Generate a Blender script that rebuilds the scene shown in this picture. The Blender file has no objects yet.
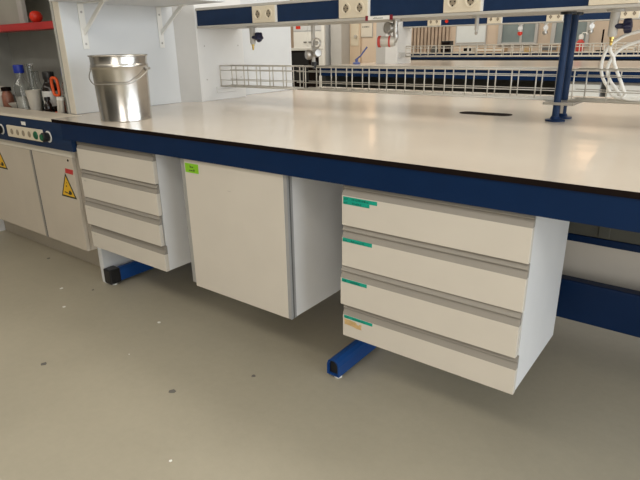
import bpy, bmesh, math, random
from mathutils import Vector, Matrix
random.seed(7)
S = bpy.context.scene
COL = S.collection
PI = math.pi

# ------------------------------------------------------------------ materials
def mat(name, col, rough=0.5, metal=0.0, vary=0.04, scale=6.0, spec=0.5, trans=0.0, emit=None, bump=0.0, coat=0.0, ior=1.45, stretch=None):
    m = bpy.data.materials.new(name); m.use_nodes = True
    nt = m.node_tree; b = nt.nodes['Principled BSDF']
    b.inputs['Roughness'].default_value = rough
    b.inputs['Metallic'].default_value = metal
    b.inputs['Specular IOR Level'].default_value = spec
    b.inputs['Transmission Weight'].default_value = trans
    b.inputs['IOR'].default_value = ior
    b.inputs['Coat Weight'].default_value = coat
    c = (*col, 1)
    if vary > 0 and trans == 0:
        tc = nt.nodes.new('ShaderNodeTexCoord'); mp = nt.nodes.new('ShaderNodeMapping')
        if stretch: mp.inputs['Scale'].default_value = stretch
        n = nt.nodes.new('ShaderNodeTexNoise'); n.inputs['Scale'].default_value = scale; n.inputs['Detail'].default_value = 5
        nt.links.new(tc.outputs['Object'], mp.inputs['Vector']); nt.links.new(mp.outputs['Vector'], n.inputs['Vector'])
        r = nt.nodes.new('ShaderNodeValToRGB')
        r.color_ramp.elements[0].position = 0.3; r.color_ramp.elements[1].position = 0.7
        r.color_ramp.elements[0].color = tuple(max(0, x*(1-vary)) for x in col) + (1,)
        r.color_ramp.elements[1].color = tuple(min(1, x*(1+vary)) for x in col) + (1,)
        nt.links.new(n.outputs['Fac'], r.inputs['Fac']); nt.links.new(r.outputs['Color'], b.inputs['Base Color'])
        if bump > 0:
            bp = nt.nodes.new('ShaderNodeBump'); bp.inputs['Strength'].default_value = bump; bp.inputs['Distance'].default_value = 0.002
            nt.links.new(n.outputs['Fac'], bp.inputs['Height']); nt.links.new(bp.outputs['Normal'], b.inputs['Normal'])
    else:
        b.inputs['Base Color'].default_value = c
    if emit:
        b.inputs['Emission Color'].default_value = (*emit[:3], 1); b.inputs['Emission Strength'].default_value = emit[3]
    return m

M = {}
M['front'] = mat('cream_laminate', (.645, .597, .525), .45, vary=.02)
M['carcass'] = mat('white_melamine', (.77, .77, .77), .45, vary=.02)
M['panel'] = mat('white_panel', (.66, .675, .685), .5, vary=.02)
M['column'] = mat('pale_column', (.76, .755, .74), .5, vary=.02)
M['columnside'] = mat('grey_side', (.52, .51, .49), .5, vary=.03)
M['creamedge'] = mat('cream_edge', (.70, .65, .56), .5, vary=.03)
M['alu'] = mat('grey_grip_strip', (.30, .275, .24), .42, metal=.0, vary=.03)
M['lip'] = mat('grey_rail_profile', (.49, .47, .43), .45, vary=.03)
M['greyedge'] = mat('grey_edge_strip', (.33, .33, .33), .45, vary=.05)
M['darkedge'] = mat('dark_gasket', (.10, .10, .10), .6, vary=.05)
M['blue'] = mat('dark_blue_enamel', (.0025, .018, .066), .42, vary=.06, spec=.2)
M['bluefoot'] = mat('blue_enamel_foot', (.010, .060, .23), .38, vary=.06, spec=.35)
M['navy'] = mat('navy_fascia', (.008, .026, .075), .45, vary=.08, scale=20, spec=.25)
M['navyknob'] = mat('navy_plastic', (.012, .014, .045), .3, vary=.05)
M['black'] = mat('black_plastic', (.012, .012, .013), .4, vary=.1)
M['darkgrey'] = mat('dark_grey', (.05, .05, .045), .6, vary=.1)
M['olive'] = mat('olive_trunking', (.085, .085, .07), .6, vary=.1)
M['worktop'] = mat('cream_worktop', (.60, .54, .465), .16, vary=.025, scale=3, spec=.5)
M['core'] = mat('worktop_core', (.012, .008, .007), .9, vary=.1, spec=.05)
M['socket'] = mat('cream_socket', (.72, .64, .50), .4, vary=.02)
M['socketdark'] = mat('socket_recess', (.30, .25, .18), .5, vary=.05)
M['wire'] = mat('steel_wire', (.58, .55, .49), .42, metal=.25, vary=.04)
M['steel'] = mat('brushed_tinplate', (.62, .60, .57), .22, metal=1.0, vary=.05, scale=4, stretch=(1, 1, 12))
M['steeldark'] = mat('dull_steel', (.45, .43, .40), .35, metal=.8, vary=.05)
M['brass'] = mat('brass', (.62, .45, .15), .3, metal=.9, vary=.05)
M['whiteplastic'] = mat('white_plastic', (.82, .81, .77), .4, vary=.02)
M['tape'] = mat('teal_tape', (.0, .33, .235), .45, vary=.08, scale=40)
M['tape_ink'] = mat('tape_ink', (.0, .10, .075), .6, vary=.0)
M['green'] = mat('lime_sticker', (.24, .55, .02), .5, vary=.06, scale=50)
M['ink'] = mat('ink', (.02, .03, .02), .6, vary=.0)
M['tan'] = mat('brown_paper', (.60, .41, .19), .7, vary=.15, scale=60)
M['yellow'] = mat('warning_yellow', (.72, .42, .02), .5, vary=.05)
M['red'] = mat('red_paint', (.50, .03, .03), .4, vary=.08)
M['redball'] = mat('red_rubber', (.70, .035, .015), .4, vary=.1)
M['orange'] = mat('orange_plastic', (.75, .10, .02), .4, vary=.05)
M['hoodback'] = mat('hood_grey', (.46, .46, .43), .55, vary=.06)
M['hoodlight'] = mat('hood_pale', (.42, .42, .37), .5, vary=.05)
M['cupboard'] = mat('beige_cupboard', (.54, .48, .40), .5, vary=.03)
M['plinth'] = mat('beige_plinth', (.50, .45, .37), .55, vary=.04)
M['sill'] = mat('cream_ceramic_sill', (.72, .66, .56), .4, vary=.03)
M['amber'] = mat('dark_amber_glass', (.012, .008, .007), .12, vary=.0)
M['label'] = mat('paper_label', (.62, .62, .60), .6, vary=.08, scale=50)
M['bluecap'] = mat('blue_cap', (.01, .03, .30), .4, vary=.05)
M['greenplug'] = mat('green_plug', (.0, .10, .04), .4, vary=.05)
M['glass'] = mat('clear_glass', (.93, .95, .95), .03, trans=1.0, vary=0, ior=1.45)
M['liquid'] = mat('pale_liquid', (.55, .53, .48), .3, vary=.1, scale=30)
M['ceramic'] = mat('offwhite_ceramic', (.62, .58, .51), .5, vary=.05)
M['brownjar'] = mat('reddish_jar', (.28, .12, .08), .3, vary=.2, scale=40)
M['wallbeige'] = mat('beige_wall', (.68, .55, .43), .8, vary=.03, scale=2)
M['ceiling'] = mat('ceiling_white', (.80, .79, .76), .8, vary=.02)
M['windowpane'] = mat('window_glass', (.26, .31, .31), .15, vary=.15, scale=3, spec=.6)
M['brownslat'] = mat('brown_slat', (.44, .34, .26), .7, vary=.15)
M['whiteboard'] = mat('whiteboard', (.80, .84, .84), .3, vary=.02)
M['wood'] = mat('light_brown', (.40, .28, .17), .6, vary=.1)
M['tube'] = mat('white_tube', (.83, .82, .78), .4, vary=.02)
M['redtrim'] = mat('dark_red_trim', (.20, .01, .02), .4, vary=.05)
M['chip'] = mat('white_chip', (.85, .84, .80), .7, vary=.05)
M['darkspot'] = mat('dark_scuff', (.17, .16, .145), .8, vary=.2)
M['bluelever'] = mat('blue_lever', (.10, .13, .33), .4, vary=.05)
M['door'] = mat('beige_door', (.66, .52, .38), .5, vary=.03)

def floor_mat():
    m = bpy.data.materials.new('resin_floor'); m.use_nodes = True
    nt = m.node_tree; b = nt.nodes['Principled BSDF']
    tc = nt.nodes.new('ShaderNodeTexCoord')
    n1 = nt.nodes.new('ShaderNodeTexNoise'); n1.inputs['Scale'].default_value = 1.6; n1.inputs['Detail'].default_value = 6
    n2 = nt.nodes.new('ShaderNodeTexNoise'); n2.inputs['Scale'].default_value = 28; n2.inputs['Detail'].default_value = 6; n2.inputs['Roughness'].default_value = .7
    r = nt.nodes.new('ShaderNodeValToRGB')
    r.color_ramp.elements[0].position = .3; r.color_ramp.elements[0].color = (.385, .350, .270, 1)
    r.color_ramp.elements[1].position = .7; r.color_ramp.elements[1].color = (.44, .400, .310, 1)
    r2 = nt.nodes.new('ShaderNodeValToRGB')
    r2.color_ramp.elements[0].position = .35; r2.color_ramp.elements[0].color = (.97, .97, .97, 1)
    r2.color_ramp.elements[1].position = .65; r2.color_ramp.elements[1].color = (1.02, 1.02, 1.02, 1)
    mx = nt.nodes.new('ShaderNodeMix'); mx.data_type = 'RGBA'; mx.blend_type = 'MULTIPLY'; mx.inputs['Factor'].default_value = 1
    for n in (n1, n2): nt.links.new(tc.outputs['Object'], n.inputs['Vector'])
    nt.links.new(n1.outputs['Fac'], r.inputs['Fac']); nt.links.new(n2.outputs['Fac'], r2.inputs['Fac'])
    nt.links.new(r.outputs['Color'], mx.inputs['A']); nt.links.new(r2.outputs['Color'], mx.inputs['B'])
    nt.links.new(mx.outputs['Result'], b.inputs['Base Color'])
    b.inputs['Roughness'].default_value = .42; b.inputs['Specular IOR Level'].default_value = .45
    return m
M['floor'] = floor_mat()
M['sidestrip'] = mat('grey_side_strip', (.36, .36, .35), .5, vary=.04)
M['ringred'] = mat('red_ring', (.48, .05, .04), .4, vary=.05)
M['frontwall'] = mat('grey_beige_wall', (.50, .47, .42), .8, vary=.03, scale=2)

# ------------------------------------------------------------------ mesh helpers
class MB:
    def __init__(s): s.bm = bmesh.new(); s.mi = 0
    def _paint(s, before):
        if s.mi:
            for f in s.bm.faces:
                if f not in before: f.material_index = s.mi
    def box(s, x0, x1, y0, y1, z0, z1, bev=0.0, seg=2):
        before = set(s.bm.faces) if s.mi else ()
        r = bmesh.ops.create_cube(s.bm, size=1)
        bmesh.ops.scale(s.bm, vec=(x1-x0, y1-y0, z1-z0), verts=r['verts'])
        bmesh.ops.translate(s.bm, vec=((x0+x1)/2, (y0+y1)/2, (z0+z1)/2), verts=r['verts'])
        if bev > 0:
            es = list({e for v in r['verts'] for e in v.link_edges})
            bmesh.ops.bevel(s.bm, geom=es, offset=bev, segments=seg, profile=.5, affect='EDGES')
        s._paint(before); return s
    def prism(s, pts, a, b, axis='x'):
        """closed 2D outline pts extruded from a to b; axis x: pts=(y,z); y: pts=(x,z); z: pts=(x,y)"""
        before = set(s.bm.faces) if s.mi else ()
        def P(p, t):
            return {'x': (t, p[0], p[1]), 'y': (p[0], t, p[1]), 'z': (p[0], p[1], t)}[axis]
        v0 = [s.bm.verts.new(P(p, a)) for p in pts]; v1 = [s.bm.verts.new(P(p, b)) for p in pts]
        n = len(pts)
        s.bm.faces.new(v0); s.bm.faces.new(list(reversed(v1)))
        for i in range(n): s.bm.faces.new((v0[i], v1[i], v1[(i+1) % n], v0[(i+1) % n]))
        s._paint(before); return s
    def lathe(s, prof, cx=0, cy=0, cz=0, n=32, axis=(0, 0, 1)):
        before = set(s.bm.faces) if s.mi else ()
        q = Vector((0, 0, 1)).rotation_difference(Vector(axis).normalized())
        rings = []
        for r, z in prof:
            if r < 1e-6: rings.append([s.bm.verts.new(q @ Vector((0, 0, z)) + Vector((cx, cy, cz)))])
            else: rings.append([s.bm.verts.new(q @ Vector((r*math.cos(2*PI*k/n), r*math.sin(2*PI*k/n), z)) + Vector((cx, cy, cz))) for k in range(n)])
        for a, b in zip(rings, rings[1:]):
            for k in range(n):
                k2 = (k+1) % n
                if len(a) == 1 and len(b) == 1: continue
                if len(a) == 1: s.bm.faces.new((a[0], b[k2], b[k]))
                elif len(b) == 1: s.bm.faces.new((a[k], a[k2], b[0]))
                else: s.bm.faces.new((a[k], a[k2], b[k2], b[k]))
        for f in s.bm.faces: f.smooth = True
        s._paint(before); return s
    def tube(s, pts, r, n=8, closed=False):
        before = set(s.bm.faces) if s.mi else ()
        P = [Vector(p) for p in pts]; rings = []; N = len(P); ref = None
        for i, p in enumerate(P):
            if closed: t = (P[(i+1) % N]-P[i-1]).normalized()
            else: t = (P[min(i+1, N-1)]-P[max(i-1, 0)]).normalized()
            if ref is None:
                ref = t.orthogonal().normalized()
            else:
                ref = (ref - t*ref.dot(t))
                ref = ref.normalized() if ref.length > 1e-6 else t.orthogonal().normalized()
            b = t.cross(ref)
            rr = r[i] if isinstance(r, (list, tuple)) else r
            rings.append([s.bm.verts.new(p + ref*math.cos(2*PI*k/n)*rr + b*math.sin(2*PI*k/n)*rr) for k in range(n)])
        for i in range(N if closed else N-1):
            a, b = rings[i], rings[(i+1) % N]
            for k in range(n):
                f = s.bm.faces.new((a[k], a[(k+1) % n], b[(k+1) % n], b[k])); f.smooth = True
        if not closed:
            s.bm.faces.new(list(reversed(rings[0]))); s.bm.faces.new(rings[-1])
        s._paint(before); return s
    def obj(s, name, m, parent=None, loc=None, auto=True):
        me = bpy.data.meshes.new(name)
        bmesh.ops.recalc_face_normals(s.bm, faces=s.bm.faces)
        # sharp edges so smooth faces keep crisp corners
        for e in s.bm.edges:
            if len(e.link_faces) == 2 and e.calc_face_angle(0) > math.radians(38): e.smooth = False
        s.bm.to_mesh(me); s.bm.free()
        o = bpy.data.objects.new(name, me); COL.objects.link(o)
        for mm in (m if isinstance(m, (list, tuple)) else [m]): me.materials.append(mm)
        if parent: o.parent = parent
        if loc: o.location = loc
        return o

def spline(pts, n=8):
    P = [Vector(p) for p in pts]; out = []
    for i in range(len(P)-1):
        p0 = P[max(i-1, 0)]; p1 = P[i]; p2 = P[i+1]; p3 = P[min(i+2, len(P)-1)]
        for k in range(n):
            t = k/n
            out.append(.5*((2*p1)+(p2-p0)*t+(2*p0-5*p1+4*p2-p3)*t*t+(3*p1-p0-3*p2+p3)*t**3))
    out.append(P[-1]); return out

def tag(o, label, cat, group=None):
    o['label'] = label; o['category'] = cat
    if group: o['group'] = group
    return o
def thing(name, label, cat, loc=(0, 0, 0), rotz=0, group=None):
    o = bpy.data.objects.new(name, None); COL.objects.link(o)
    o.location = loc; o.rotation_euler = (0, 0, rotz); o.empty_display_size = .1
    return tag(o, label, cat, group)
def struct(o): o['kind'] = 'structure'; return o
def dup(root, loc, label, group=None):
    r = root.copy(); COL.objects.link(r); r.location = loc; r['label'] = label
    if group: r['group'] = group
    for ch in list(root.children):
        c = ch.copy(); COL.objects.link(c); c.parent = r
        for g in list(ch.children):
            d = g.copy(); COL.objects.link(d); d.parent = c
    return r

# ------------------------------------------------------------------ setting
struct(MB().box(-10.2, 4.4, -4.5, 9.4, -.06, 0).obj('floor', M['floor']))
struct(MB().box(-10.2, 4.4, 9.2, 9.4, 0, 3.3).obj('wall_back', M['wallbeige']))
struct(MB().box(-10.2, -10.0, -4.5, 9.2, 0, 3.3).obj('wall_left', M['panel']))
struct(MB().box(-10.2, 4.4, -4.5, 9.4, 3.3, 3.4).obj('ceiling', M['ceiling']))
wl = MB()
wl.box(-10.2, 4.4, -4.5, -4.3, 0, 3.3)
struct(wl.obj('wall_front', M['frontwall']))
struct(MB().box(-4.4, .7, -4.3, -4.24, 0, 1.5, .01).obj('reflection_panel', M['darkgrey']))  # dark panel added out of view for the bucket to reflect
struct(MB().box(4.4, 4.6, -4.5, 9.4, 0, 3.3).obj('wall_right', M['frontwall']))
struct(MB().box(-7.08, -6.79, 8.85, 9.2, 0, 3.3).obj('trim_1', M['columnside']))

BX0, BX1 = -2.36, 1.7     # bench extents
# ------------------------------------------------------------------ bench
bench = thing('lab_bench', 'long cream topped laboratory bench with dark blue apron, carrying the hanging drawer units', 'bench', (0, 0, 0))
mb = MB()
outl = [(-2.36, 0), (BX1, 0), (BX1, 2.32), (-2.43, 2.32), (-2.43, .17), (-2.36, .17)]
mb.prism(outl, .884, .9, 'z')
wt = mb.obj('worktop', [M['worktop'], M['core']], bench)
for p in wt.data.polygons:
    if p.normal.z < .5: p.material_index = 1
bs = MB()
cs = []
for k in range(24):
    a = 2*PI*k/24
    cx = .085 if math.cos(a) > 0 else -.085
    cs.append((-.597+cx+.042*math.cos(a), 1.207+.050*math.sin(a)))
bs.prism(cs, .9001, .9012, 'z').obj('cable_slot', M['core'], wt)  # flat black plate stands in for the dark of the open slot
MB().box(-2.289, BX1, .005, .03, .805, .8838, .001).obj('apron', M['blue'], bench)
MB().box(-2.20, BX1, 2.29, 2.315, .805, .8838).obj('apron', M['blue'], bench)
MB().box(-2.22, BX1, .62, .67, .238, .395, .006).obj('cross_beam', M['blue'], bench)
MB().box(-2.22, BX1, .795, .81, .20, .492).obj('back_panel', M['front'], bench)
MB().box(-2.22, BX1, .78, .82, .4925, .5205, .003).obj('lower_rail', M['blue'], bench)
tr = MB().box(-2.22, BX1, .784, .90, .5208, .72, .004).obj('pipe_trunking', M['olive'], bench)
MB().box(.035, .075, .776, .7838, .525, .70, .003).obj('trunking_clip', M['olive'], tr)
def leg_frame(x):
    f = MB()
    # foot: rounded top tube open at front
    def rr(w, h, n=5):
        o = [(-w, 0), (w, 0)]
        for k in range(n+1):
            a = k/n*PI; o.append((w*math.cos(a), h-w+w*math.sin(a)))
        return o
    out = rr(.028, .072); inn = rr(.0225, .066)
    z0 = .018
    y0, y1 = .075, 2.24
    f.prism([(x+p[0], z0+p[1]) for p in out], y0+.03, y1, 'y')
    # open front rim: ring from outline to inner outline plus inner socket
    bm = f.bm; n = len(out)
    of = [bm.verts.new((x+p[0], y0, z0+p[1])) for p in out]; ob = [bm.verts.new((x+p[0], y0+.03, z0+p[1])) for p in out]
    inf = [bm.verts.new((x+p[0], y0, z0+.004+p[1]*.92)) for p in inn]; inb = [bm.verts.new((x+p[0], y0+.028, z0+.004+p[1]*.92)) for p in inn]
    for i in range(n):
        j = (i+1) % n
        bm.faces.new((of[i], of[j], ob[j], ob[i])); bm.faces.new((of[i], of[j], inf[j], inf[i])); bm.faces.new((inf[i], inf[j], inb[j], inb[i]))
    foot = f.obj('foot', M['bluefoot'], bench)
    MB().prism([(x+p[0]*.98, z0+.004+p[1]*.91) for p in inn], y0+.012, y0+.027, 'y').obj('foot_end_cap', M['black'], foot)
    for yy in (.105, 2.2):
        MB().lathe([(.0, 0), (.016, 0), (.016, .008), (.006, .010), (.006, .0195)], x+.004, yy, .0, 16).obj('levelling_glide', M['whiteplastic'], foot)
    MB().box(x-.03, x+.03, .90, 1.02, .09, .884, .004).obj('leg', M['blue'], bench)
for x in (-.690, .83): leg_frame(x)
leg_frame(-2.205)
# dark cap block on the front of the left foot
MB().box(-2.237, -2.173, .070, .135, .012, .096, .006).obj('foot_cap', M['black'], bench)

ep = MB().box(-2.285, -2.2475, .085, 2.2, 0, .8037, .001).obj('end_panel', M['panel'])
tag(ep, 'white end panel standing on the floor beside the left foot of the bench', 'panel')

# ------------------------------------------------------------------ drawer units
W = .606; YF = .0207
ZT = [.806, .6615, .517, .3735]; ZB = [.6645, .520, .3765, .2496]
def strokes(mb, x, y, z, length, h, n):
    """rows of small upright marks read as tiny unreadable lettering on a face pointing to -y"""
    cx = x
    for k in range(n):
        w = length/n*random.uniform(.45, .85); hh = h*random.choice((.6, .6, 1.0))
        mb.box(cx, cx+w*.8, y-.0006, y, z, z+hh)
        cx += length/n
def drawer_unit(name, label, x1, tapes):
    t = thing(name, label, 'drawer unit', (x1, 0, 0), 0)
    c = MB()
    c.box(-.018, -.002, YF+.021, YF+.43, .2496, .80)
    c.box(-W+.002, -W+.018, YF+.021, YF+.43, .2496, .80)
    c.box(-W+.018, -.018, YF+.03, YF+.43, .2496, .266)
    c.box(-W+.018, -.018, YF+.414, YF+.43, .266, .80)
    c.box(-W+.018, -.018, YF+.035, YF+.414, .784, .80)
    c.obj('carcass', M['carcass'], t)
    off = [0, -.001, -.006, .003]
    dx = [0, .0, -.003, .0]
    for i in range(4):
        y = YF+off[i]; zt, zb = ZT[i], ZB[i]
        d = MB().box(-W+dx[i], 0+dx[i], y, y+.019, zb, zt-.040, .0012)
        d.box(-W+.03, -.03, y+.019, y+.40, zb+.012, zt-.055)
        dr = d.obj('drawer', M['front'], t)
        z = zt
        h = MB()
        h.prism([(y+.019, z-.0405), (y, z-.0405), (y+.0105, z-.0205), (y+.0125, z-.019), (y+.004, z-.0165), (y+.0035, z-.014), (y+.013, z-.001), (y+.019, z)], -W+dx[i], dx[i], 'x')
        h.obj('grip_strip', M['alu'], dr)
        if tapes: tapes(i, dr, y, zt)
        else:
            mk = MB(); strokes(mk, -W+.025, y-.0001, zt-.057, .022, .004, 4)
            if i: mk.obj('printed_mark', M['steeldark'], dr)
            else: mk.bm.free()
    return t
def tapes_right(i, dr, y, zt):
    z = zt-.0405
    spec = [(.006, .112, -.003, .0125), (.004, .100, 0.000, .013), (.006, .088, -.001, .0125), (.006, .102, -.001, .011)][i]
    x0 = -W+spec[0]-(.003 if i == 2 else 0); x1 = x0+spec[1]*1.14; ya = y-.0006
    tp = MB().box(x0, x1, ya-.0004, ya+.0006, z+spec[2]-spec[3], z+spec[2])
    if i == 0: tp.box(x0, x0+.100, ya-.0004, ya+.0006, z-.028, z-.0157)
    tp = tp.obj('label_tape', M['tape'], dr)
    mk = MB(); strokes(mk, x0+.004, ya-.0004, z+spec[2]-spec[3]+.003, .016, .006, 3)
    strokes(mk, x0+.034, ya-.0004, z+spec[2]-spec[3]+.003, spec[1]-.048, .006, 11)
    if i == 0:
        strokes(mk, x0+.004, ya-.0004, z-.025, .014, .006, 3); strokes(mk, x0+.036, ya-.0004, z-.025, .036, .006, 7)
    mk.obj('lettering', M['tape_ink'], tp)
    if i == 3:
        o = [(.006, -.016), (.030, -.0155), (.052, -.018), (.058, -.020), (.060, -.025), (.066, -.027), (.070, -.022), (.079, -.021), (.077, -.034), (.079, -.040), (.060, -.041), (.040, -.0375), (.018, -.036), (.008, -.037), (.0085, -.028)]
        MB().prism([(-W+p[0], z+p[1]) for p in o], y-.001, y+.0003, 'y').obj('torn_paper_label', M['tan'], dr)
drawer_unit('drawer_unit', 'white four-drawer unit with teal label tapes hanging at the right under the bench', 0, tapes_right)
drawer_unit('drawer_unit', 'white four-drawer unit without tapes hanging at the left end under the bench', -2.2043+W, None)

# ------------------------------------------------------------------ cupboard
cx0, cx1, cyf, czb = -1.3875, -.843, .02, .2376
cb = thing('base_cupboard', 'white one-door cupboard with a lime green sticker hanging between the two drawer units', 'cupboard', (cx1, 0, 0))
wd = cx1-cx0
c = MB()
c.box(-.018, -.001, cyf+.030, cyf+.50, czb, .80)
c.box(-wd, -.018, cyf+.036, cyf+.50, czb, czb+.018)
c.box(-wd, -.018, cyf+.48, cyf+.50, czb+.018, .80)
c.box(-wd, -.018, cyf+.04, cyf+.48, .782, .80)
c.obj('carcass', M['carcass'], cb)
MB().box(-wd-.036, -wd-.002, cyf+.012, cyf+.50, czb+.006, .80, .001).obj('side_panel', M['sidestrip'], cb)
d = MB().box(-wd, -.0145, cyf, cyf+.021, czb, .801, .0012).obj('door', M['front'], cb)
MB().box(-.014, .002, cyf+.001, cyf+.012, czb, .801).obj('edge_strip', M['greyedge'], d)
MB().box(-.014, .000, cyf+.0125, cyf+.0205, czb, .801).obj('door_gasket', M['darkedge'], d)
MB().box(-.014, .002, cyf+.021, cyf+.0295, czb, .801).obj('edge_strip', M['greyedge'], d)
st = MB().box(-wd+.006, -wd+.086, cyf-.0008, cyf+.0002, .748, .786).obj('sticker', M['green'], d)
mk = MB(); strokes(mk, -wd+.036, cyf-.0008, .769, .022, .009, 4); strokes(mk, -wd+.030, cyf-.0008, .755, .036, .008, 7)
mk.obj('lettering', M['ink'], st)
mk = MB(); mk.box(-wd+.245, -wd+.262, cyf-.0004, cyf+.0002, .701, .7025); mk.obj('scratch_mark', M['steeldark'], d)

# ------------------------------------------------------------------ partition, shelf, column
pp = MB().box(-2.485, -2.4305, .175, 1.965, .9, 2.0, .003)
pt = pp.obj('partition_panel', [M['panel'], M['creamedge']])
for p in pt.data.polygons:
    if p.normal.y < -.3: p.material_index = 1
tag(pt, 'tall white partition panel standing on the bench end behind the steel bucket', 'partition panel')

sh = thing('wall_shelf', 'white shelf on two slotted brackets fixed to the partition above the bucket', 'shelf', (-2.43, 0, 0))
MB().box(.0005, .50, .13, .835, 1.4485, 1.475, .002).obj('board', M['panel'], sh)
def bracket(y):
    b = MB()
    b.box(.0005, .006, y-.017, y+.017, 1.225, 1.448, .002)
    b.box(.006, .24, y-.015, y+.015, 1.4435, 1.4482)
    b.prism([(.006, 1.292), (.006, 1.318), (.19, 1.4435), (.225, 1.4435)], y-.004, y+.004, 'y')
    bo = b.obj('bracket', M['whiteplastic'], sh)
    for z in (1.25, 1.315, 1.405):
        MB().lathe([(0, 0), (.006, 0), (.006, .0015), (0, .003)], .006, y-.001 if z < 1.3 or z > 1.4 else y+.009, z, 12, (1, 0, 0)).obj('screw', M['steeldark'], bo)
bracket(.29); bracket(.775)

col = thing('service_column', 'white service column with chamfered grey side carrying the left end of the socket rail', 'column', (0, 0, 0))
m_ = MB()
o = [(-2.43, .875), (-2.35, .975), (-2.35, 1.37), (-2.43, 1.37)]
m_.prism(o, .9001, 2.0, 'z')
cb_ = m_.obj('column_body', [M['column'], M['columnside']], col)
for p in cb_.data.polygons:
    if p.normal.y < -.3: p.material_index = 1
MB().box(-2.3498, -2.3475, .982, 1.362, .905, 1.325).obj('cover_plate', M['column'], col)
for y, z in ((1.03, 1.23), (1.32, 1.23), (1.03, 1.03), (1.33, 1.03)):
    MB().lathe([(0, 0), (.004, 0), (.004, .001), (0, .002)], -2.3475, y, z, 10, (1, 0, 0)).obj('screw', M['steeldark'], col)
jb = MB().box(-2.3472, -2.338, 1.10, 1.275, .943, .982, .003).obj('junction_box', M['column'], col)
MB().box(-2.3379, -2.3372, 1.105, 1.27, .966, .968).obj('cover_seam', M['columnside'], jb)

# ------------------------------------------------------------------ socket rail generator
def outlet(parent, x, y, z, r):
    o = MB().lathe([(0, .0015), (r*.72, .0015), (r*.80, .0045), (r, .0045), (r, 0), (r*.9, -.002)], x, y, z, 24, (0, -1, 0)).obj('outlet', M['socket'], parent)
    h = MB()
    h.lathe([(0, .0021), (r*.60, .0021), (r*.60, .0016)], x, y, z, 20, (0, -1, 0))
    h.obj('outlet_recess', M['socketdark'], parent)
    q = MB()
    for s_ in (-1, 1): q.lathe([(0, .0032), (.003, .0032), (.003, .002)], x+s_*.0095, y, z, 8, (0, -1, 0))
    for s_ in (-1, 1): q.box(x-.003, x+.003, y-.004, y-.002, z+s_*r*.6-.003, z+s_*r*.6+.003)
    q.obj('outlet_pin_hole', M['core'], parent)
def rail(label, x0, x1, yf, dz, socks, depth=.35, detail=True):
    t = thing('socket_rail', label, 'socket rail', (0, yf, dz))
    MB().box(x0, x1, .006, depth, 1.3445, 1.4295).obj('rail_body', M['navy'], t)
    MB().box(x0, x1, -.002, depth, 1.332, 1.344, .002).obj('lower_lip', M['lip'], t)
    MB().box(x0, x1, -.002, depth, 1.430, 1.4445, .002).obj('upper_lip', M['lip'], t)
    for xs in socks:
        p = MB().box(xs-.083, xs+.083, -.006, .0055, 1.3445, 1.4295, .002)
        p = p.obj('double_socket', M['socket'], t)
        if detail:
            MB().box(xs+.0835, xs+.092, -.004, .0055, 1.345, 1.429).obj('end_trim', M['whiteplastic'], t)
        for s_ in (-1, 1): outlet(p, xs+s_*.040, -.006, 1.388, .026)
    return t
r1 = rail('dark blue socket rail on tubular legs running above the near bench', -2.349, BX1, .985, 0, (-1.795, -1.209, -.655, -.072, .51, 1.1))
# label plate under the lip
pl = MB().box(-1.122, -1.003, -.0065, -.0025, 1.3305, 1.3475, .001).obj('label_plate', M['whiteplastic'], r1)
for x in (-1.136, -1.003): MB().box(x, x+.014, -.0085, -.002, 1.328, 1.350, .001).obj('end_cap', M['redtrim'], pl)
mk = MB(); strokes(mk, -1.092, -.0066, 1.3355, .055, .006, 8); mk.obj('lettering', M['ink'], pl)
# tubular legs on the bench
for y, lx in ((.122, -.2525), (.232, -.2515)):
    lg = MB().lathe([(.0145, .912), (.0145, 1.3318)], lx, y, 0, 20).obj('leg', M['navy'], r1)
    MB().lathe([(0, .9005), (.040, .9005), (.040, .907), (.022, .909), (.0175, .920), (0, .920)], lx, y, 0, 24).obj('base_flange', M['blue'], lg)
    MB().lathe([(.0, 1.322), (.03, 1.322), (.03, 1.3318)], lx, y, 0, 20).obj('top_flange', M['black'], lg)
g = MB().box(-.305, -.183, .10, .27, .968, .979)
g.prism([(.145, .93), (.19, .925), (.19, .968), (.142, .968)], -.247, -.241, 'x')
g.obj('leg_bracket', M['steeldark'], r1)
MB().box(-.2555, -.2475,   .146, .188, .93, .967).obj('gusset', M['whiteplastic'], r1)

# ------------------------------------------------------------------ wire baskets
def basket(label, x0, x1, yf, yb, dz, r=.0022, step=.1065, heights=(1.11, 1.082, 1.023, .985), group=None, phase=(.0, .5)):
    t = thing('wire_basket', label, 'wire basket', (x0, 0, dz), 0, group)
    L = x1-x0
    for nm, y, ph in (('front_grid', yf, phase[0]), ('back_grid', yb, phase[1])):
        m_ = MB()
        for k, z in enumerate(heights): m_.tube([(0, y, z), (L, y, z)], r*(1.5 if k == 0 else 2.2 if k == 3 else 1), 6)
        n = int(L/step)+1
        for k in range(n+1):
            x = (k+ph)*step
            if x <= L-.002: m_.tube([(max(x, .002), y, heights[-1]), (max(x, .002), y, heights[0])], r*1.45, 6)
        m_.tube([(L-.002, y, heights[-1]), (L-.002, y, heights[0])], r*1.1, 6)
        m_.obj(nm, M['wire'], t)
    m_ = MB()
    for k in range(1, 4):
        y = yf+(yb-yf)*k/4; m_.tube([(0, y, heights[-1]), (L, y, heights[-1])], r, 6)
    k = 0
    while k*step < L:
        m_.tube([(k*step+.004, yf, heights[-1]), (k*step+.004, yb, heights[-1])], r, 6); k += 1
    m_.obj('bottom_grid', M['wire'], t)
    m_ = MB()
    for x in (.002, L-.002):
        for z in (heights[0], heights[-1]): m_.tube([(x, yf, z), (x, yb, z)], r, 6)
    m_.obj('end_wires', M['wire'], t)
    return t
G = 'wire baskets hung below the near socket rail'
basket('left wire basket section fixed to the white service column', -2.3365, -1.722, 1.135, 1.225, 0, group=G)
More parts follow.
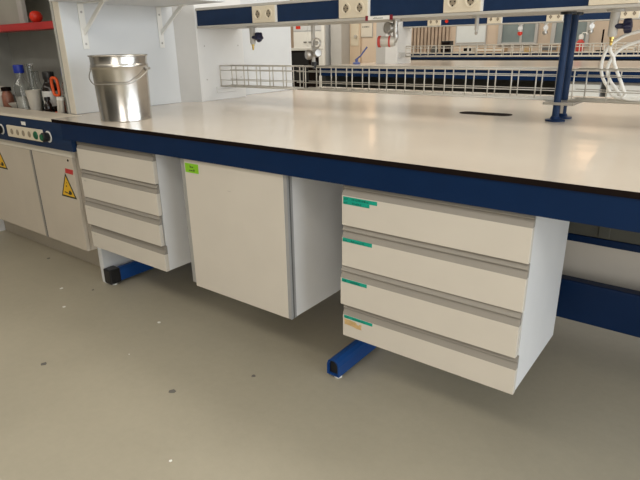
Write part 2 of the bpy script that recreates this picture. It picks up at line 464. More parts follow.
basket('long wire basket section between the white column section and the blue tubular legs', -1.700, -.272, 1.135, 1.245, 0, group=G, phase=(.6, .55))
basket('wire basket section to the right of the blue tubular legs', -.218, 1.2, 1.135, 1.245, 0, group=G, step=.13, phase=(.1, .3))

# ------------------------------------------------------------------ taps
def star_knob(mb, c, axis, r, d):
    q = Vector((0, 0, 1)).rotation_difference(Vector(axis).normalized())
    n = 40; prof = [(0.55, 0), (.95, .12), (1, .5), (.92, .9), (.5, 1.0)]
    rings = []
    for pr, pz in prof:
        rings.append([mb.bm.verts.new(q @ Vector(((r*pr*(1+.13*math.cos(5*a)))*math.cos(a), (r*pr*(1+.13*math.cos(5*a)))*math.sin(a), pz*d)) + Vector(c)) for a in [2*PI*k/n for k in range(n)]])
    for a, b in zip(rings, rings[1:]):
        for k in range(n):
            f = mb.bm.faces.new((a[k], a[(k+1) % n], b[(k+1) % n], b[k])); f.smooth = True
    mb.bm.faces.new(list(reversed(rings[0]))); mb.bm.faces.new(rings[-1])
def gas_tap(label, x, y):
    t = thing('gas_tap', label, 'gas tap', (x, y, 1.3318))
    MB().lathe([(0, 0), (.032, 0), (.032, -.006), (.017, -.008), (.017, -.090), (.012, -.098), (0, -.098)], 0, 0, 0, 20).obj('valve_stem', M['lip'], t)
    k = MB(); k.lathe([(0, 0), (.010, 0), (.010, .034), (0, .034)], .006, -.006, -.060, 16, (.95, .12, 0)); star_knob(k, (.034, .0, -.060), (.93, .02, .12), .026, .030)
    k.obj('star_knob', M['navyknob'], t)
    MB().lathe([(0, -.098), (.009, -.098), (.009, -.106), (.006, -.108), (.006, -.114), (.008, -.116), (.005, -.120), (.006, -.124), (.0035, -.130), (0, -.130)], 0, 0, 0, 14).obj('hose_nozzle', M['brass'], t)
    return t
GT = 'gas taps under the near socket rail'
gas_tap('grey gas tap with navy star knob under the rail in front of the white partition', -1.98, 1.08)
gas_tap('grey gas tap with navy star knob under the rail right of the blue legs', -.080, 1.10)
# tall regulator
t = thing('gas_regulator', 'tall steel pipe regulator with two round knobs hanging under the near rail', 'gas regulator', (-1.548, 1.10, 1.3318))
MB().lathe([(0, 0), (.03, 0), (.03, -.005), (.0105, -.007), (.0105, -.222), (0, -.222)], 0, 0, 0, 18).obj('pipe', M['lip'], t)
def ring(c, R, r, axis):
    q = Vector((0, 0, 1)).rotation_difference(Vector(axis).normalized())
    return [q @ Vector((R*math.cos(2*PI*k/24), R*math.sin(2*PI*k/24), 0)) + Vector(c) for k in range(24)]
MB().tube(ring((.030, -.012, -.098), .024, .0045, (.25, -.9, .1)), .0045, 8, True).lathe([(0, -.003), (.012, -.003), (.012, .006), (0, .006)], .030, -.012, -.098, 14, (.25, -.9, .1)).tube([(.008, 0, -.098), (.05, -.015, -.098)], .004, 6).obj('hand_wheel', M['steeldark'], t)
MB().lathe([(0, -.006), (.022, -.006), (.026, .004), (.026, .018), (.02, .026), (0, .028)], -.012, -.012, -.157, 20, (-.5, -.8, 0)).obj('pressure_gauge', M['steeldark'], t)
MB().lathe([(0, 0), (.015, 0), (.015, .02), (.021, .024), (.022, .048), (.018, .054), (0, .055)], .008, 0, -.153, 20, (.85, -.5, .1)).obj('adjusting_knob', M['steeldark'], t)
MB().lathe([(0, -.195), (.016, -.195), (.016, -.214), (.009, -.218), (.009, -.232), (0, -.232)], .004, 0, 0, 16).obj('hose_nozzle', M['black'], t)
# red ring regulator with gauge
t = thing('gas_regulator', 'gas regulator with round gauge and red ringed knob hanging below the label plate', 'gas regulator', (-1.035, 1.09, 1.3318))
MB().tube(spline([(0, 0, 0), (0, 0, -.05), (.003, 0, -.075), (-.004, 0, -.095), (-.02, -.003, -.100)], 6), .0135, 14).lathe([(0, 0), (.03, 0), (.03, -.005), (.014, -.007)], 0, 0, 0, 18).obj('pipe', M['steeldark'], t)
MB().lathe([(0, -.012), (.026, -.012), (.027, .010), (.024, .012), (.0235, .009), (0, .009)], -.032, -.012, -.036, 24, (-.3, -.9, .1)).tube([(-.032, -.008, -.06), (-.016, 0, -.09)], .006, 8).obj('pressure_gauge', M['steeldark'], t)
ax = (-.93, -.34, 0)
MB().lathe([(0, -.008), (.021, -.008), (.024, .002), (.024, .060), (.022, .064), (0, .064)], -.008, -.002, -.098, 24, ax).obj('regulator_body', M['wire'], t)
rg = MB()
rg.lathe([(.0245, .014), (.0265, .014), (.0265, .022), (.0245, .022)], -.008, -.002, -.098, 24, ax)
rg.lathe([(.024, .062), (.027, .062), (.027, .074), (.020, .078), (.017, .072), (0, .072)], -.008, -.002, -.098, 24, ax)
rg.obj('red_ring', M['ringred'], t)
# short stem
t = thing('outlet_stem', 'short grey pipe stem hanging under the near rail left of the blue legs', 'pipe stem', (-.622, 1.08, 1.3318))
MB().lathe([(0, 0), (.022, 0), (.022, -.004), (.0085, -.006), (.0085, -.058), (0, -.058)], 0, 0, 0, 16).obj('pipe', M['lip'], t)
MB().lathe([(0, -.058), (.006, -.058), (.006, -.068), (.0075, -.07), (.004, -.078), (0, -.078)], 0, 0, 0, 12).obj('hose_nozzle', M['steeldark'], t)

# hoses
for lab, pts in (
    ('outermost white plastic hose looping left and down into the right basket', [(.30, 1.17, 1.30), (.10, 1.17, 1.278), (.003, 1.17, 1.253), (-.056, 1.17, 1.233), (-.101, 1.17, 1.192), (-.115, 1.17, 1.138), (-.108, 1.17, 1.088), (-.083, 1.17, 1.045), (-.05, 1.175, 1.005), (.02, 1.18, .9955), (.3, 1.18, .9955)]),
    ('middle white plastic hose of the loops, curving below the outermost one into the basket', [(.30, 1.19, 1.27), (.10, 1.19, 1.243), (.006, 1.19, 1.216), (-.053, 1.19, 1.191), (-.084, 1.19, 1.153), (-.095, 1.19, 1.107), (-.079, 1.19, 1.068), (-.055, 1.193, 1.037), (-.02, 1.198, 1.003), (.05, 1.20, .9955), (.3, 1.20, .9955)]),
    ('white plastic hose dropping straight from the tap nozzle by the right basket', [(-.080, 1.10, 1.199), (-.080, 1.115, 1.18), (-.072, 1.145, 1.16), (-.066, 1.152, 1.135), (-.050, 1.152, 1.10), (-.032, 1.152, 1.065), (-.010, 1.153, 1.02), (.01, 1.155, .9965), (.3, 1.156, .9955)])):
    tag(MB().tube(spline(pts, 8), .0065, 10).obj('plastic_hose', M['tube']), lab, 'hose', 'white hoses at the right basket')

# ------------------------------------------------------------------ bucket
bk = thing('steel_bucket', 'open shiny steel bucket with wire handle standing on the left end of the bench', 'bucket', (-2.001, .19, .9005))
H = .297
body = MB().lathe([(0, .004), (.112, .004), (.1185, 0), (.1195, .003), (.1185, .007), (.1255, H-.062), (.127, H-.058), (.1305, H-.052), (.1305, H-.046), (.1275, H-.040), (.1265, H-.036), (.1285, H-.006),
                   (.127, H-.006), (.122, H-.05), (.1165, .010), (0, .008)], 0, 0, 0, 64).obj('body', M['steel'], bk)
MB().tube([(.1305*math.cos(2*PI*k/64), .1305*math.sin(2*PI*k/64), H-.003) for k in range(64)], .0042, 10, True).obj('rim', M['steel'], bk)
ax_dir = math.radians(33)
ux, uy = math.cos(ax_dir), math.sin(ax_dir)
ears = MB()
for s_ in (-1, 1):
    ears.lathe([(0, 0), (.013, 0), (.013, .006), (.006, .010), (.006, .018), (0, .018)], s_*.1275*ux, s_*.1275*uy, H-.062, 14, (s_*ux, s_*uy, 0))
ears.obj('handle_ear', M['steeldark'], bk)
hp = []
nx, ny = uy, -ux     # towards the viewer
for k in range(41):
    a = PI*k/40
    ct, sn = math.cos(a), math.sin(a)
    R = .139
    flat = min(1.0, sn*1.25)
    hp.append((-ct*R*ux + nx*.143*sn, -ct*R*uy + ny*.143*sn, H-.062 - .062*flat))
MB().tube(hp, .0024, 8).obj('wire_handle', M['steeldark'], bk)

# ------------------------------------------------------------------ fume hood on the left
fh = thing('fume_hood', 'fume hood with dark interior and cream sill left of the partition', 'fume hood', (0, 0, 0))
hx0, hx1 = -4.4, -2.492
MB().box(hx0, -2.3605, .002, .1695, .8858, .8998, .001).obj('sill', M['sill'], fh)
MB().box(hx0, hx1, .1735, .80, .84, .886).obj('work_surface', M['darkgrey'], fh)
bp = MB().box(hx0, hx1, .80, .82, .84, 2.0).obj('back_panel', M['hoodback'], fh)
MB().box(hx0-.02, hx0, .174, .82, .84, 2.0).obj('side_panel', M['hoodback'], fh)
MB().box(-2.510, -2.492, .175, .80, .886, 2.0).obj('side_panel', M['hoodback'], fh)
MB().box(-3.39, -3.33, .43, .46, 1.385, 2.0, .004).obj('sash_post', M['columnside'], fh)
MB().box(hx0, -3.39, .44, .45, 1.385, 2.0).obj('sash_panel', M['hoodlight'], fh)
MB().box(hx0, hx1, .174, .82, 2.0, 2.02).obj('roof_panel', M['hoodback'], fh)
fa = MB().prism([(hx0, .747), (-2.215, .747), (-2.215, .8035), (-2.2895, .8035), (-2.2895, .8835), (hx0, .8835)], .006, .03, 'y').obj('apron', M['navy'], fh)
cp = MB().box(-2.86, -2.475, -.008, .0055, .775, .838, .004).obj('control_panel', M['socket'], fh)
b_ = MB()
for x in (-2.80, -2.735, -2.67, -2.605): b_.lathe([(0, .0025), (.013, .0025), (.016, .0005)], x, -.008, .806, 20, (0, -1, 0))
b_.obj('outlet_recess', M['socketdark'], cp)
MB().lathe([(0, .006), (.018, .006), (.022, .0), (.022, -.001)], -2.535, -.008, .806, 24, (0, -1, 0)).obj('green_plug', M['greenplug'], cp)
def hood_knob(x):
    k = MB().lathe([(0, .002), (.030, .002), (.030, -.001)], x, .006, .806, 28, (0, -1, 0)).obj('knob_plate', M['whiteplastic'], fa)
    MB().lathe([(.021, .002), (.024, .012), (.024, .03), (.020, .034), (0, .034)], x, .006, .806, 24, (0, -1, 0)).obj('knob', M['black'], fa)
    MB().lathe([(.0165, .0342), (.0165, .037), (0, .037)], x-.006, .006, .806, 20, (0, -1, 0)).obj('knob_face', M['greenplug'], fa)
hood_knob(-2.43); hood_knob(-2.955)
MB().box(-2.70, -2.655, .0045, .0059, .848, .866).obj('white_sticker', M['whiteplastic'], fa)

rs = MB().box(hx0+.005, -2.512, .30, .42, 1.335, 1.376, .004).obj('red_shelf', M['red'])
tag(rs, 'red painted shelf bar across the inside of the fume hood', 'shelf')
rb = MB().lathe([(.0, 0), (.017, .001), (.028, .009), (.035, .022), (.036, .034), (.029, .052), (.015, .061), (0, .063)], -2.985, .335, 1.3762, 24).obj('red_ball', M['redball'])
tag(rb, 'round red rubber ball lying on the red shelf in the fume hood', 'ball')

# safety cupboard below
sc = thing('safety_cupboard', 'beige two-door safety cupboard with yellow warning triangles under the fume hood', 'cupboard', (0, 0, 0))
MB().box(hx0, -2.287, .052, .78, .198, .7465).obj('carcass', M['cupboard'], sc)
MB().box(hx0, -2.287, .032, .052, .707, .7465).obj('top_rail', M['creamedge'], sc)
MB().box(hx0, -2.287, .200, .74, 0, .1975).obj('plinth', M['plinth'], sc)
def warn(d, x, z, w=.150, h=.132):
    y = .030
    a = [(x, z), (x+w, z), (x+w/2, z+h)]
    o = MB().prism(a, y-.0012, y, 'y').obj('warning_sign', M['ink'], d)
    cx, cz = x+w/2, z+h/3; k = .80
    MB().prism([(cx+(p[0]-cx)*k, cz+(p[1]-cz)*k) for p in a], y-.0018, y-.0011, 'y').obj('sign_face', M['yellow'], d)
    i = MB()
    i.prism([(cx-.035, z+.024), (cx-.005, z+.022), (cx-.005, z+.028), (cx-.035, z+.030)], y-.0024, y-.0017, 'y')
    i.prism([(cx-.002, z+.020), (cx+.012, z+.016), (cx+.034, z+.020), (cx+.036, z+.032), (cx+.022, z+.042), (cx+.010, z+.036), (cx+.006, z+.028)], y-.0024, y-.0017, 'y')
    i.prism([(cx-.012, z+.058), (cx-.003, z+.056), (cx-.002, z+.064), (cx-.010, z+.066)], y-.0024, y-.0017, 'y')
    i.box(cx-.002, cx+.004, y-.0024, y-.0017, z+.078, z+.083)
    i.obj('sign_pictogram', M['ink'], d)
d = MB().box(-3.42, -2.722, .030, .050, .199, .7055, .001).obj('door', M['cupboard'], sc)
MB().box(-2.721, -2.708, .027, .050, .199, .7055).obj('edge_strip', M['alu'], d)
MB().box(-2.7075, -2.700, .030, .050, .199, .7055).obj('door_gasket', M['darkedge'], d)
warn(d, -3.195, .556)
d = MB().box(-2.699, -2.287, .030, .050, .199, .7055, .001).obj('door', M['cupboard'], sc)
warn(d, -2.452, .486)
r_ = MB().prism([(-2.348, .620), (-2.276, .618), (-2.268, .643), (-2.342, .645)], .0285, .0299, 'y')
# keep the sticker on the door front
r_ = r_.obj('red_sticker', M['red'], d); r_.location.x = -.024
MB().lathe([(0, .002), (.006, .002), (.006, 0)], -2.325, .030, .690, 12, (0, -1, 0)).obj('lock_pin', M['core'], d)
MB().box(hx0, -3.421, .030, .050, .199, .7055).obj('door', M['cupboard'], sc)
# small white box unit at far left on the floor
wb = MB().box(-3.95, -3.705, .13, .199, .0, .19, .004).obj('skirting_box', M['carcass']); tag(wb, 'white low box standing on the floor against the cupboard plinth at far left', 'box')

# ------------------------------------------------------------------ bottles on the hood floor
ZH = .8863
def lathe_thing(name, label, cat, x, y, parts, k=1.0, group='bottles and glassware in the fume hood', tilt=None):
    t = thing(name, label, cat, (x, y, ZH), 0, group)
    if tilt: t.rotation_euler = tilt
    for nm, prof, m_ in parts: MB().lathe([(r, z*k) for r, z in prof], 0, 0, 0, 28).obj(nm, M[m_], t)
    return t
def bottle_prof(r, h, rn, hs): return [(0, 0), (r*.9, 0), (r, .006), (r, hs), (r*.85, hs+(h-hs)*.22), (rn*1.15, hs+(h-hs)*.55), (rn, hs+(h-hs)*.65), (rn, h)]
def shell(prof, th=.002):
    inner = [(max(r-th, 0), z+(th if i < 2 else 0)) for i, (r, z) in enumerate(prof)]
    return prof+list(reversed(inner))
lathe_thing('reagent_bottle', 'clear glass bottle with bright blue screw cap at the left of the fume hood', 'bottle', -3.085, 0.225, k=1.146, parts=
    [('glass_body', shell(bottle_prof(.048, .190, .019, .115)), 'glass'), ('cap', [(0, .185), (.027, .185), (.029, .19), (.029, .222), (.026, .226), (0, .226)], 'bluecap'), ('contents', [(0, .004), (.044, .005), (.0445, .07), (0, .07)], 'liquid')])
lathe_thing('glass_flask', 'clear narrow-necked glass flask just right of the blue-capped bottle', 'flask', -3.18, 0.335, k=1.0, parts=
    [('glass_body', shell([(0, 0), (.058, 0), (.062, .006), (.055, .04), (.022, .135), (.020, .15), (.020, .245), (.026, .250)]), 'glass'), ('stopper', [(0, .246), (.018, .246), (.018, .252), (.026, .256), (.026, .262), (0, .262)], 'glass')])
lathe_thing('plastic_beaker', 'cloudy off-white beaker in the middle of the fume hood bottles', 'beaker', -2.96, 0.225, k=1.18, parts=
    [('cup', [(0, 0), (.029, 0), (.031, .004), (.042, .098), (.044, .1), (.040, .1), (.029, .006), (0, .004)], 'ceramic')])
lathe_thing('amber_bottle', 'large dark bottle with black cap and white label in the fume hood', 'bottle', -2.83, 0.265, k=0.945, parts=
    [('glass_body', bottle_prof(.047, .195, .026, .140), 'amber'), ('cap', [(0, .19), (.030, .19), (.031, .195), (.031, .230), (.028, .235), (0, .235)], 'black'), ('paper_label', [(.0475, .035), (.0477, .036), (.0477, .122), (.0475, .123)], 'label')])
lathe_thing('reagent_bottle', 'slim clear bottle with dark blue cap beside the partition edge', 'bottle', -2.632, 0.26, k=1.18, parts=
    [('glass_body', shell(bottle_prof(.030, .175, .014, .12)), 'glass'), ('cap', [(0, .17), (.019, .17), (.019, .208), (.017, .212), (0, .212)], 'bluecap'), ('contents', [(0, .004), (.0265, .005), (.0265, .09), (0, .09)], 'liquid')])
lathe_thing('small_vial', 'small black vial standing in front of the large dark bottle', 'vial', -2.768, 0.203, k=0.95, parts=
    [('glass_body', bottle_prof(.020, .075, .012, .05), 'amber'), ('cap', [(0, .073), (.016, .073), (.016, .092), (0, .093)], 'black')])
lathe_thing('reagent_jar', 'reddish brown glass jar with dark lid at the far left of the hood', 'jar', -3.36, 0.25, k=1.18, parts=
    [('glass_body', bottle_prof(.034, .085, .024, .06), 'brownjar'), ('lid', [(0, .084), (.029, .084), (.029, .103), (0, .105)], 'core')])
lathe_thing('reagent_jar', 'pale glass jar at the frame edge left of the reddish jar', 'jar', -3.435, 0.255, k=1.18, parts=
    [('glass_body', bottle_prof(.036, .09, .026, .065), 'liquid'), ('lid', [(0, .089), (.030, .089), (.030, .105), (0, .107)], 'ceramic')])
lathe_thing('porcelain_dish', 'shallow off-white dish in front of the blue-capped bottle', 'dish', -3.2, 0.236, k=1.3, parts=
    [('bowl', [(0, 0), (.028, 0), (.05, .018), (.056, .026), (.052, .026), (.028, .006), (0, .004)], 'ceramic')])
for lab, x, ty in (('left one of two white sample tubes leaning beside the black vial', -2.655, .20), ('right one of two white sample tubes leaning beside the partition', -2.625, .20)):
    t = lathe_thing('sample_tube', lab, 'sample tube', x, .203, [('tube_body', [(0, 0), (.009, .002), (.0115, .01), (.0115, .08), (0, .08)], 'ceramic'), ('tube_cap', [(0, .08), (.013, .08), (.013, .094), (0, .095)], 'whiteplastic')], tilt=(0, ty, 0))
t = lathe_thing('glass_pipette', 'thin glass pipette standing upright behind the dark bottle', 'pipette', -2.72, 0.34, k=1.0, parts=
    [('glass_tube', [(0, 0), (.003, 0), (.0035, .20), (.009, .21), (.009, .27), (.0035, .285), (.0035, .36), (0, .36)], 'whiteplastic'), ('pipette_foot', [(0, 0), (.022, 0), (.022, .004), (.005, .008), (0, .008)], 'whiteplastic')])
t = thing('bottle_carrier', 'orange-red plastic handle loop hooked in front of the large dark bottle', 'handle', (-2.715, .237, ZH))
lp = [(-.030, 0, .11), (-.036, 0, .15), (-.034, 0, .176), (-.025, 0, .189), (.012, 0, .189), (.026, 0, .176), (.031, 0, .15), (.031, 0, .11), (.020, 0, .097), (-.018, 0, .097)]
sp = spline(lp+[lp[0]], 5)[:-1]
MB().tube(sp, .0085, 10, True).obj('loop', M['orange'], t)
MB().lathe([(0, 0), (.026, 0), (.026, .006), (.007, .010), (.007, .088), (0, .092)], 0, 0, 0, 18).obj('foot', M['orange'], t)
lathe_thing('round_flask', 'clear round-bellied glass flask behind the blue-capped bottle', 'flask', -3.29, 0.42, k=1.1, parts=
    [('glass_body', shell([(0, 0), (.03, 0), (.055, .02), (.064, .055), (.055, .09), (.024, .118), (.018, .135), (.018, .19), (.022, .192)]), 'glass'), ('contents', [(0, .004), (.028, .005), (.051, .022), (.059, .05), (0, .05)], 'liquid')])
lathe_thing('glass_tumbler', 'small clear glass tumbler between the flask and the beaker', 'glass', -3.02, 0.292, k=1.1, parts=
    [('glass_body', shell([(0, 0), (.026, 0), (.028, .004), (.033, .085)]), 'glass')])

# ------------------------------------------------------------------ floor debris
for i, (x, y, r, k) in enumerate([(-2.391, -.098, .011, 0), (-1.631, -.031, .010, 0), (-.847, -.581, .006, 0), (-1.501, -.283, .004, 0), (-2.164, -.209, .010, 0)]):
    o = [(x+r*random.uniform(.6, 1)*math.cos(2*PI*j/7), y+r*random.uniform(.6, 1)*math.sin(2*PI*j/7)) for j in range(7)]
    lab = ['white paint flake on the floor at left, in front of the safety cupboard', 'white paint flake on the floor in front of the one-door cupboard', 'white paint flake on the open floor nearest the camera', 'tiny white flake on the open floor at centre left', 'pale flake on the floor in front of the left drawer unit'][i]
    tag(MB().prism(o, .0003, .002, 'z').obj('paint_flake', M['chip']), lab, 'flake', 'paint flakes on the floor')
for i, (x, y, r) in enumerate([(-1.728, -.535, .014), (-1.138, -.343, .016), (-2.891, .09, .012), (-.958, -.089, .010), (-2.229, -.009, .008)]):
    o = [(x+r*random.uniform(.6, 1)*math.cos(2*PI*j/9), y+r*random.uniform(.6, 1)*math.sin(2*PI*j/9)) for j in range(9)]
    lab = ['dark lump of dirt on the open floor at left', 'largest grey lump of dirt on the floor at centre', 'dark crumb of dirt on the floor by the cupboard plinth', 'dark crumb of dirt on the floor below the one-door cupboard', 'dark crumb of dirt on the floor left of the black foot cap'][i]
    tag(MB().prism(o, .0003, .002, 'z').obj('dirt_crumb', M['darkspot']), lab, 'dirt', 'dirt crumbs on the floor')

# ------------------------------------------------------------------ second bench
DZ = .075
b2 = thing('lab_bench', 'second cream topped bench across the aisle behind the wire baskets', 'bench', (0, 4.1, 0))
mb = MB().box(-3.87, 3.2, 0, 2.30, .884+DZ, .9+DZ)
wt = mb.obj('worktop', [M['worktop'], M['core']], b2)
for p in wt.data.polygons:
    if p.normal.z < -.5: p.material_index = 1
MB().box(-3.8, 3.2, .005, .03, .795+DZ, .8838+DZ).obj('apron', M['blue'], b2)
MB().box(-3.8, 3.2, 1.1, 1.14, .0, .8838+DZ).obj('back_panel', M['darkgrey'], b2)  # dark sheet standing in for the shade under the second bench
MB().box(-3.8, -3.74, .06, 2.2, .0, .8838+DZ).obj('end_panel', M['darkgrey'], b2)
rail('blue socket rail with cream sockets above the second bench', -3.259, 3.2, 5.17, .075, (-2.826, -2.07, -1.41, -.69, -.02, .65), .2, True)
c2 = thing('service_column', 'white service column standing on the second bench behind the red ringed regulator', 'column', (0, 0, 0))
MB().box(-3.435, -3.26, 5.05, 5.42, .9+DZ+.0005, 2.0).obj('column_body', M['column'], c2)
MB().box(-3.575, -3.436, 5.05, 5.42, .9+DZ+.0005, 2.0).obj('column_side', M['columnside'], c2)
MB().box(-3.259, -3.23, 5.08, 5.20, 1.05, 1.11).obj('junction_box', M['columnside'], c2)
basket('dense wire basket row below the rail of the second bench', -3.2285, 2.6, 5.22, 5.32, .075, r=.004, step=.1065)
# drawer units below bench 2
for lab, x0, x1 in (('white drawer unit under the second bench left of the hoses', -.930, -.665), ('white drawer unit under the second bench right of the hoses', -.600, .02), ('white drawer unit under the second bench at the right frame edge', .04, .62)):
    t = thing('drawer_unit', lab, 'drawer unit', (x0, 4.13, 0))
    w = x1-x0
    MB().box(0, w, .02, .5, .25, .865).obj('carcass', M['carcass'], t)
    for k in range(4):
        dd = MB().box(.002, w-.002, 0, .0195, .252+k*.154, .252+k*.154+.128).obj('drawer', M['whiteplastic'], t)
        MB().box(.002, w-.002, .004, .0195, .252+k*.154+.1285, .252+k*.154+.152).obj('grip_strip', M['alu'], dd)
sw = thing('swivel_tap', 'blue lever arm rising from the left end of the second bench', 'tap', (-4.0, 5.4, .9+DZ))
sw.location = (-3.78, 4.9, .9+DZ)
MB().lathe([(0, .0005), (.05, .0005), (.05, .02), (.02, .03), (.02, .06), (0, .06)], 0, 0, 0, 16).obj('tap_base', M['bluelever'], sw)
MB().tube([(-.02, 0, .05), (.06, 0, .10), (.16, 0, .21)], .010, 10).obj('lever_arm', M['bluelever'], sw)
# small taps hanging under the second rail
for lab, x, red in (('white tap with red collar under the far rail left of the blue legs', -1.79, True), ('grey tap under the far rail close to the blue legs', -1.515, False), ('white pipe tap under the far rail just right of the blue legs', -1.048, False)):
    t = thing('far_tap', lab, 'tap', (x, 5.25, 1.332+DZ-.0005))
    MB().lathe([(0, 0), (.03, 0), (.03, -.01), (.017, -.012), (0, -.012)], 0, 0, 0, 14).obj('mounting_flange', M['whiteplastic'], t)
    MB().lathe([(0, -.0121), (.017, -.0121), (.017, -.085), (0, -.085)], 0, 0, 0, 14).obj('pipe', M['whiteplastic'], t)
    MB().lathe([(0, -.085), (.026, -.085), (.028, -.11), (.014, -.125), (0, -.125)], 0, 0, 0, 14).obj('nozzle', M['redball' if red else 'steeldark'], t)
    MB().lathe([(0, 0), (.008, 0), (.008, .03), (.026, .03), (.026, .05), (0, .05)], 0, -.015, -.05, 14, (.4, -.9, 0)).obj('knob', M['steeldark'], t)
rk = MB().lathe([(0, .012), (.018, .012), (.02, .0)], -2.66, 5.176, 1.463, 14, (0, -1, 0)).obj('indicator_button', M['redball']); rk.parent = None
tag(rk, 'small red indicator button on the far blue rail right of its first socket', 'button')

# ------------------------------------------------------------------ third bench and the far wall
b3 = thing('lab_bench', 'farthest bench with dark blue apron below the far basket in front of the windows', 'bench', (0, 7.5, 0))
MB().box(-4.75, 3.2, 0, 1.2, 1.045, 1.06).obj('worktop', M['worktop'], b3)
MB().box(-4.7, 3.2, .01, .03, .96, 1.0445).obj('apron', M['blue'], b3)
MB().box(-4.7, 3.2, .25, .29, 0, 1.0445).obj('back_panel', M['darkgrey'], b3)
TZ = 1.0603
def devicebox(name, label, cat, x, y, w, d, h, m_, fm):
    t = thing(name, label, cat, (x, y, TZ))
    MB().box(-w/2, w/2, 0, d, .0002, h, .006).obj('casing', M[m_], t)
    MB().box(-w/2+.015, w/2-.015, -.004, -.0002, .02, h-.02).obj('front_panel', M[fm], t)
    return t
devicebox('monitor', 'small black screen on the farthest bench before the brown slats', 'monitor', -3.80, 7.65, .17, .12, .185, 'black', 'core')
t = thing('balance', 'low round dark instrument left of the black screen', 'instrument', (-4.0, 7.65, TZ))
MB().lathe([(0, .0002), (.06, .0002), (.065, .03), (.05, .08), (.03, .105), (0, .11)], 0, 0, 0, 18).obj('casing', M['darkgrey'], t)
devicebox('hot_plate', 'low beige instrument with dark front on the farthest bench below the whiteboard', 'instrument', -3.43, 7.7, .16, .2, .085, 'ceramic', 'core')
devicebox('stirrer', 'wide low beige box on the farthest bench right of the dark fronted one', 'instrument', -3.05, 7.7, .45, .2, .07, 'wood', 'ceramic')
devicebox('centrifuge', 'beige machine with white lid on the farthest bench beside the blue legs', 'instrument', -2.12, 7.7, .24, .25, .11, 'wood', 'darkedge')
t = thing('wash_bottle', 'red and white squeeze bottle on the farthest bench right of the blue legs', 'bottle', (-1.70, 7.75, TZ))
MB().lathe([(0, .0002), (.05, .0002), (.055, .01), (.055, .13), (.03, .16), (.02, .17), (0, .17)], 0, 0, 0, 18).obj('body', M['ringred'], t)
MB().lathe([(0, .17), (.03, .17), (.034, .2), (.03, .235), (0, .24)], 0, 0, 0, 18).tube([(0, 0, .235), (.02, -.02, .26), (.07, -.05, .26), (.09, -.06, .235)], .008, 8).obj('cap', M['whiteplastic'], t)
t = thing('retort_stand', 'thin dark retort stand on the farthest bench left of the right gas tap', 'stand', (-1.42, 7.8, TZ))
MB().box(-.06, .06, -.05, .05, .0002, .015).obj('base', M['core'], t)
MB().tube([(0, 0, .015), (0, 0, .30)], .012, 8).obj('rod', M['core'], t)
devicebox('storage_tin', 'yellowish tin on the farthest bench in front of the dark window', 'tin', -2.45, 7.7, .09, .1, .08, 'brass', 'wood')
devicebox('paper_tray', 'low beige tray on the farthest bench right of the squeeze bottle', 'tray', -1.15, 7.7, .35, .2, .05, 'ceramic', 'wood')

def window(n, x0, x1, z0, z1, dark=None):
    t = bpy.data.objects.new('window_%d' % n, None); COL.objects.link(t); t.location = ((x0+x1)/2, 9.2, z0); t['kind'] = 'structure'
    hw = (x1-x0)/2; h = z1-z0
    f = MB()
    f.box(-hw, -hw+.07, -.06, -.001, 0, h).box(hw-.05, hw, -.06, -.001, 0, h).box(-hw, hw, -.06, -.001, -.05, 0).box(-hw, hw, -.06, -.001, h, h+.05).box(.12*hw, .12*hw+.04, -.05, -.001, 0, h)
    f.obj('window_frame', M['columnside'], t)
    MB().box(-hw+.07, hw-.05, -.03, -.001, 0, h).obj('window_pane', M['windowpane'], t)
window(1, -3.46, -2.75, 1.20, 2.4); window(2, -2.52, -1.90, 1.18, 2.4); window(3, -.9, .3, 1.18, 2.4)
bl = MB()
for k in range(13): bl.box(-5.43+k*.078, -5.43+k*.078+.05, 9.14, 9.199, .2, 2.2)
tag(bl.obj('slat_blind', M['brownslat']), 'brown vertical slat blind on the back wall right of the far white column', 'blind')
wbd = thing('whiteboard', 'white board on the back wall above the farthest bench', 'whiteboard', (-4.0, 9.2005, 1.2))
MB().box(-.29, .28, -.02, -.001, .01, .79).obj('writing_surface', M['whiteboard'], wbd)
fr = MB().box(-.31, -.2905, -.024, -.001, 0, .8).box(.2805, .30, -.024, -.001, 0, .8).box(-.29, .28, -.024, -.001, .7905, .81).obj('frame', M['columnside'], wbd)
MB().box(-.31, .30, -.03, -.001, -.03, 0).obj('pen_tray', M['columnside'], wbd)
dr = bpy.data.objects.new('door_1', None); COL.objects.link(dr); dr['kind'] = 'structure'; dr.location = (-6.62, 9.2, 0)
MB().box(-.16, .12, -.05, -.001, 0, 2.1).obj('door_leaf', M['door'], dr)
MB().box(-.12, .08, -.06, -.0505, 1.19, 1.95).obj('door_pane', M['socket'], dr)
MB().lathe([(0, 0), (.03, 0), (.03, .05), (0, .05)], .02, -.06, 1.38, 14, (0, -1, 0)).obj('door_handle', M['wire'], dr)
t = thing('notice_sheet', 'framed paper notice with dark handwriting on the beige back wall', 'notice', (-6.36, 9.2, 1.36))
MB().box(-.15, .15, -.02, -.001, 0, .30).obj('frame', M['columnside'], t)
MB().box(-.14, .14, -.025, -.0205, .01, .29).obj('sheet', M['creamedge'], t)
mk = MB(); strokes(mk, -.10, -.0255, .19, .19, .05, 5); mk.obj('lettering', M['ink'], t)

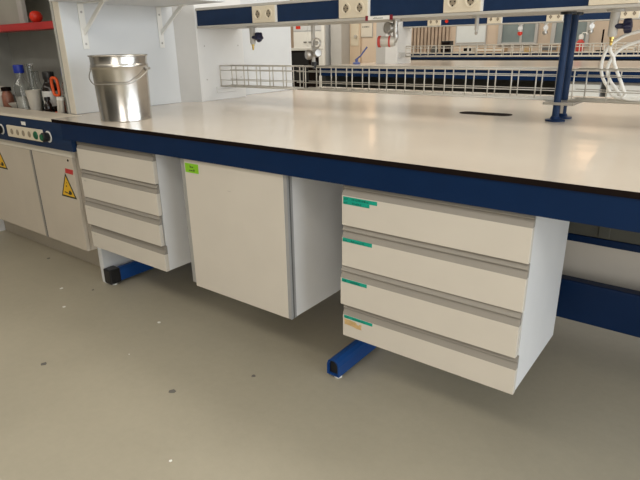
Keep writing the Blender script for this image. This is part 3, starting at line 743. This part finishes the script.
# left far stuff
t = thing('tall_cabinet', 'tall cream cabinet with upper and lower doors at the far left', 'cabinet', (-7.60, 8.7, 0))
MB().box(-.42, .42, .02, .48, 0, 1.9).obj('carcass', M['panel'], t)
for x in (-.41, .005):
    for z0, z1 in ((.05, 1.50), (1.52, 1.88)):
        dd = MB().box(x, x+.405, 0, .0195, z0, z1, .003).obj('door', M['panel'] if z0 > 1 else M['whiteplastic'], t)
        if z0 < 1:
            MB().box(x+(.30 if x < 0 else .03), x+(.38 if x < 0 else .11), -.02, -.0005, 1.275, 1.29).obj('handle', M['core'], dd)
MB().box(-.33, -.20, -.006, -.0004, 1.56, 1.66).obj('red_sticker', M['redball'], t)
t = thing('oven', 'black fronted instrument with a white top at the far left behind the partition', 'instrument', (-5.93, 6.6, 0))
MB().box(-.5, .02, .0, .28, 0.0, 1.13, .006).obj('casing', M['core'], t)
MB().box(-.52, .10, -.02, .30, 1.1305, 1.175, .004).obj('white_top', M['whiteplastic'], t)
MB().box(-.45, .0, -.008, -.0005, .6, 1.10).obj('front_panel', M['black'], t)
t = thing('brown_cupboard', 'brown open cupboard standing behind the black instrument', 'cupboard', (-8.2, 9.0, 0))
MB().box(-.6, .15, -.01, .19, 0, 1.9).obj('carcass', M['wood'], t)
MB().box(-.5, .11, -.03, -.0105, 1.0, 1.85).obj('opening', M['brownslat'], t)
pp_ = MB().box(-7.16, -7.085, 8.62, 8.66, 0, 1.75).obj('paper_strip_panel', M['whiteplastic']); tag(pp_, 'narrow white upright panel beside the tall cream cabinet', 'panel')

# ------------------------------------------------------------------ lights, world, camera
def area(name, loc, rot, sx, sy, e, col=(1, 1, 1)):
    l = bpy.data.lights.new(name, 'AREA'); l.shape = 'RECTANGLE'; l.size = sx; l.size_y = sy; l.energy = e; l.color = col
    o = bpy.data.objects.new(name, l); COL.objects.link(o); o.location = loc; o.rotation_euler = rot
    return o
for y, e in ((-2.4, 95), (1.0, 75), (3.4, 95), (6.6, 120)):
    area('ceiling_light', (-1.5, y, 3.25), (0, 0, 0), 8.0, .7, e, (1, .93, .82))
area('ceiling_light', (-7.0, 6.8, 3.25), (0, 0, 0), 3, 3, 110, (1, .93, .82))
area('window_light', (4.3, .6, 1.7), (0, math.radians(90), 0), 2.2, 6.0, 260, (.82, .91, 1))
area('window_light', (2.0, -4.25, 1.7), (math.radians(90), 0, 0), 3.6, 2.2, 95, (1, .96, .9))
for x, z in ((-6.05, 2.44), (-1.68, 2.55)):
    area('wall_light', (x, 9.1, z), (math.radians(-90), 0, 0), .42, .16, 1.5, (1, .66, .40))
w = bpy.data.worlds.new('World'); S.world = w; w.use_nodes = True
w.node_tree.nodes['Background'].inputs['Color'].default_value = (1, .95, .87, 1)
w.node_tree.nodes['Background'].inputs['Strength'].default_value = .75

cd = bpy.data.cameras.new('Camera'); cam = bpy.data.objects.new('Camera', cd); COL.objects.link(cam)
cd.sensor_width = 36; cd.sensor_fit = 'HORIZONTAL'; cd.lens = 540.316*36/640; cd.clip_start = .02
R_ = Vector((.7969428, .6037927, -.01779151)); U_ = Vector((-.19205975, .2812038, .94023267)); F_ = Vector((-.57270867, .74589463, -.34006762))
mx = Matrix((( R_.x, U_.x, -F_.x, .36966), (R_.y, U_.y, -F_.y, -1.37073), (R_.z, U_.z, -F_.z, 1.22565), (0, 0, 0, 1)))
cam.matrix_world = mx
S.camera = cam
S.view_settings.view_transform = 'Standard'
S.view_settings.exposure = -0.40
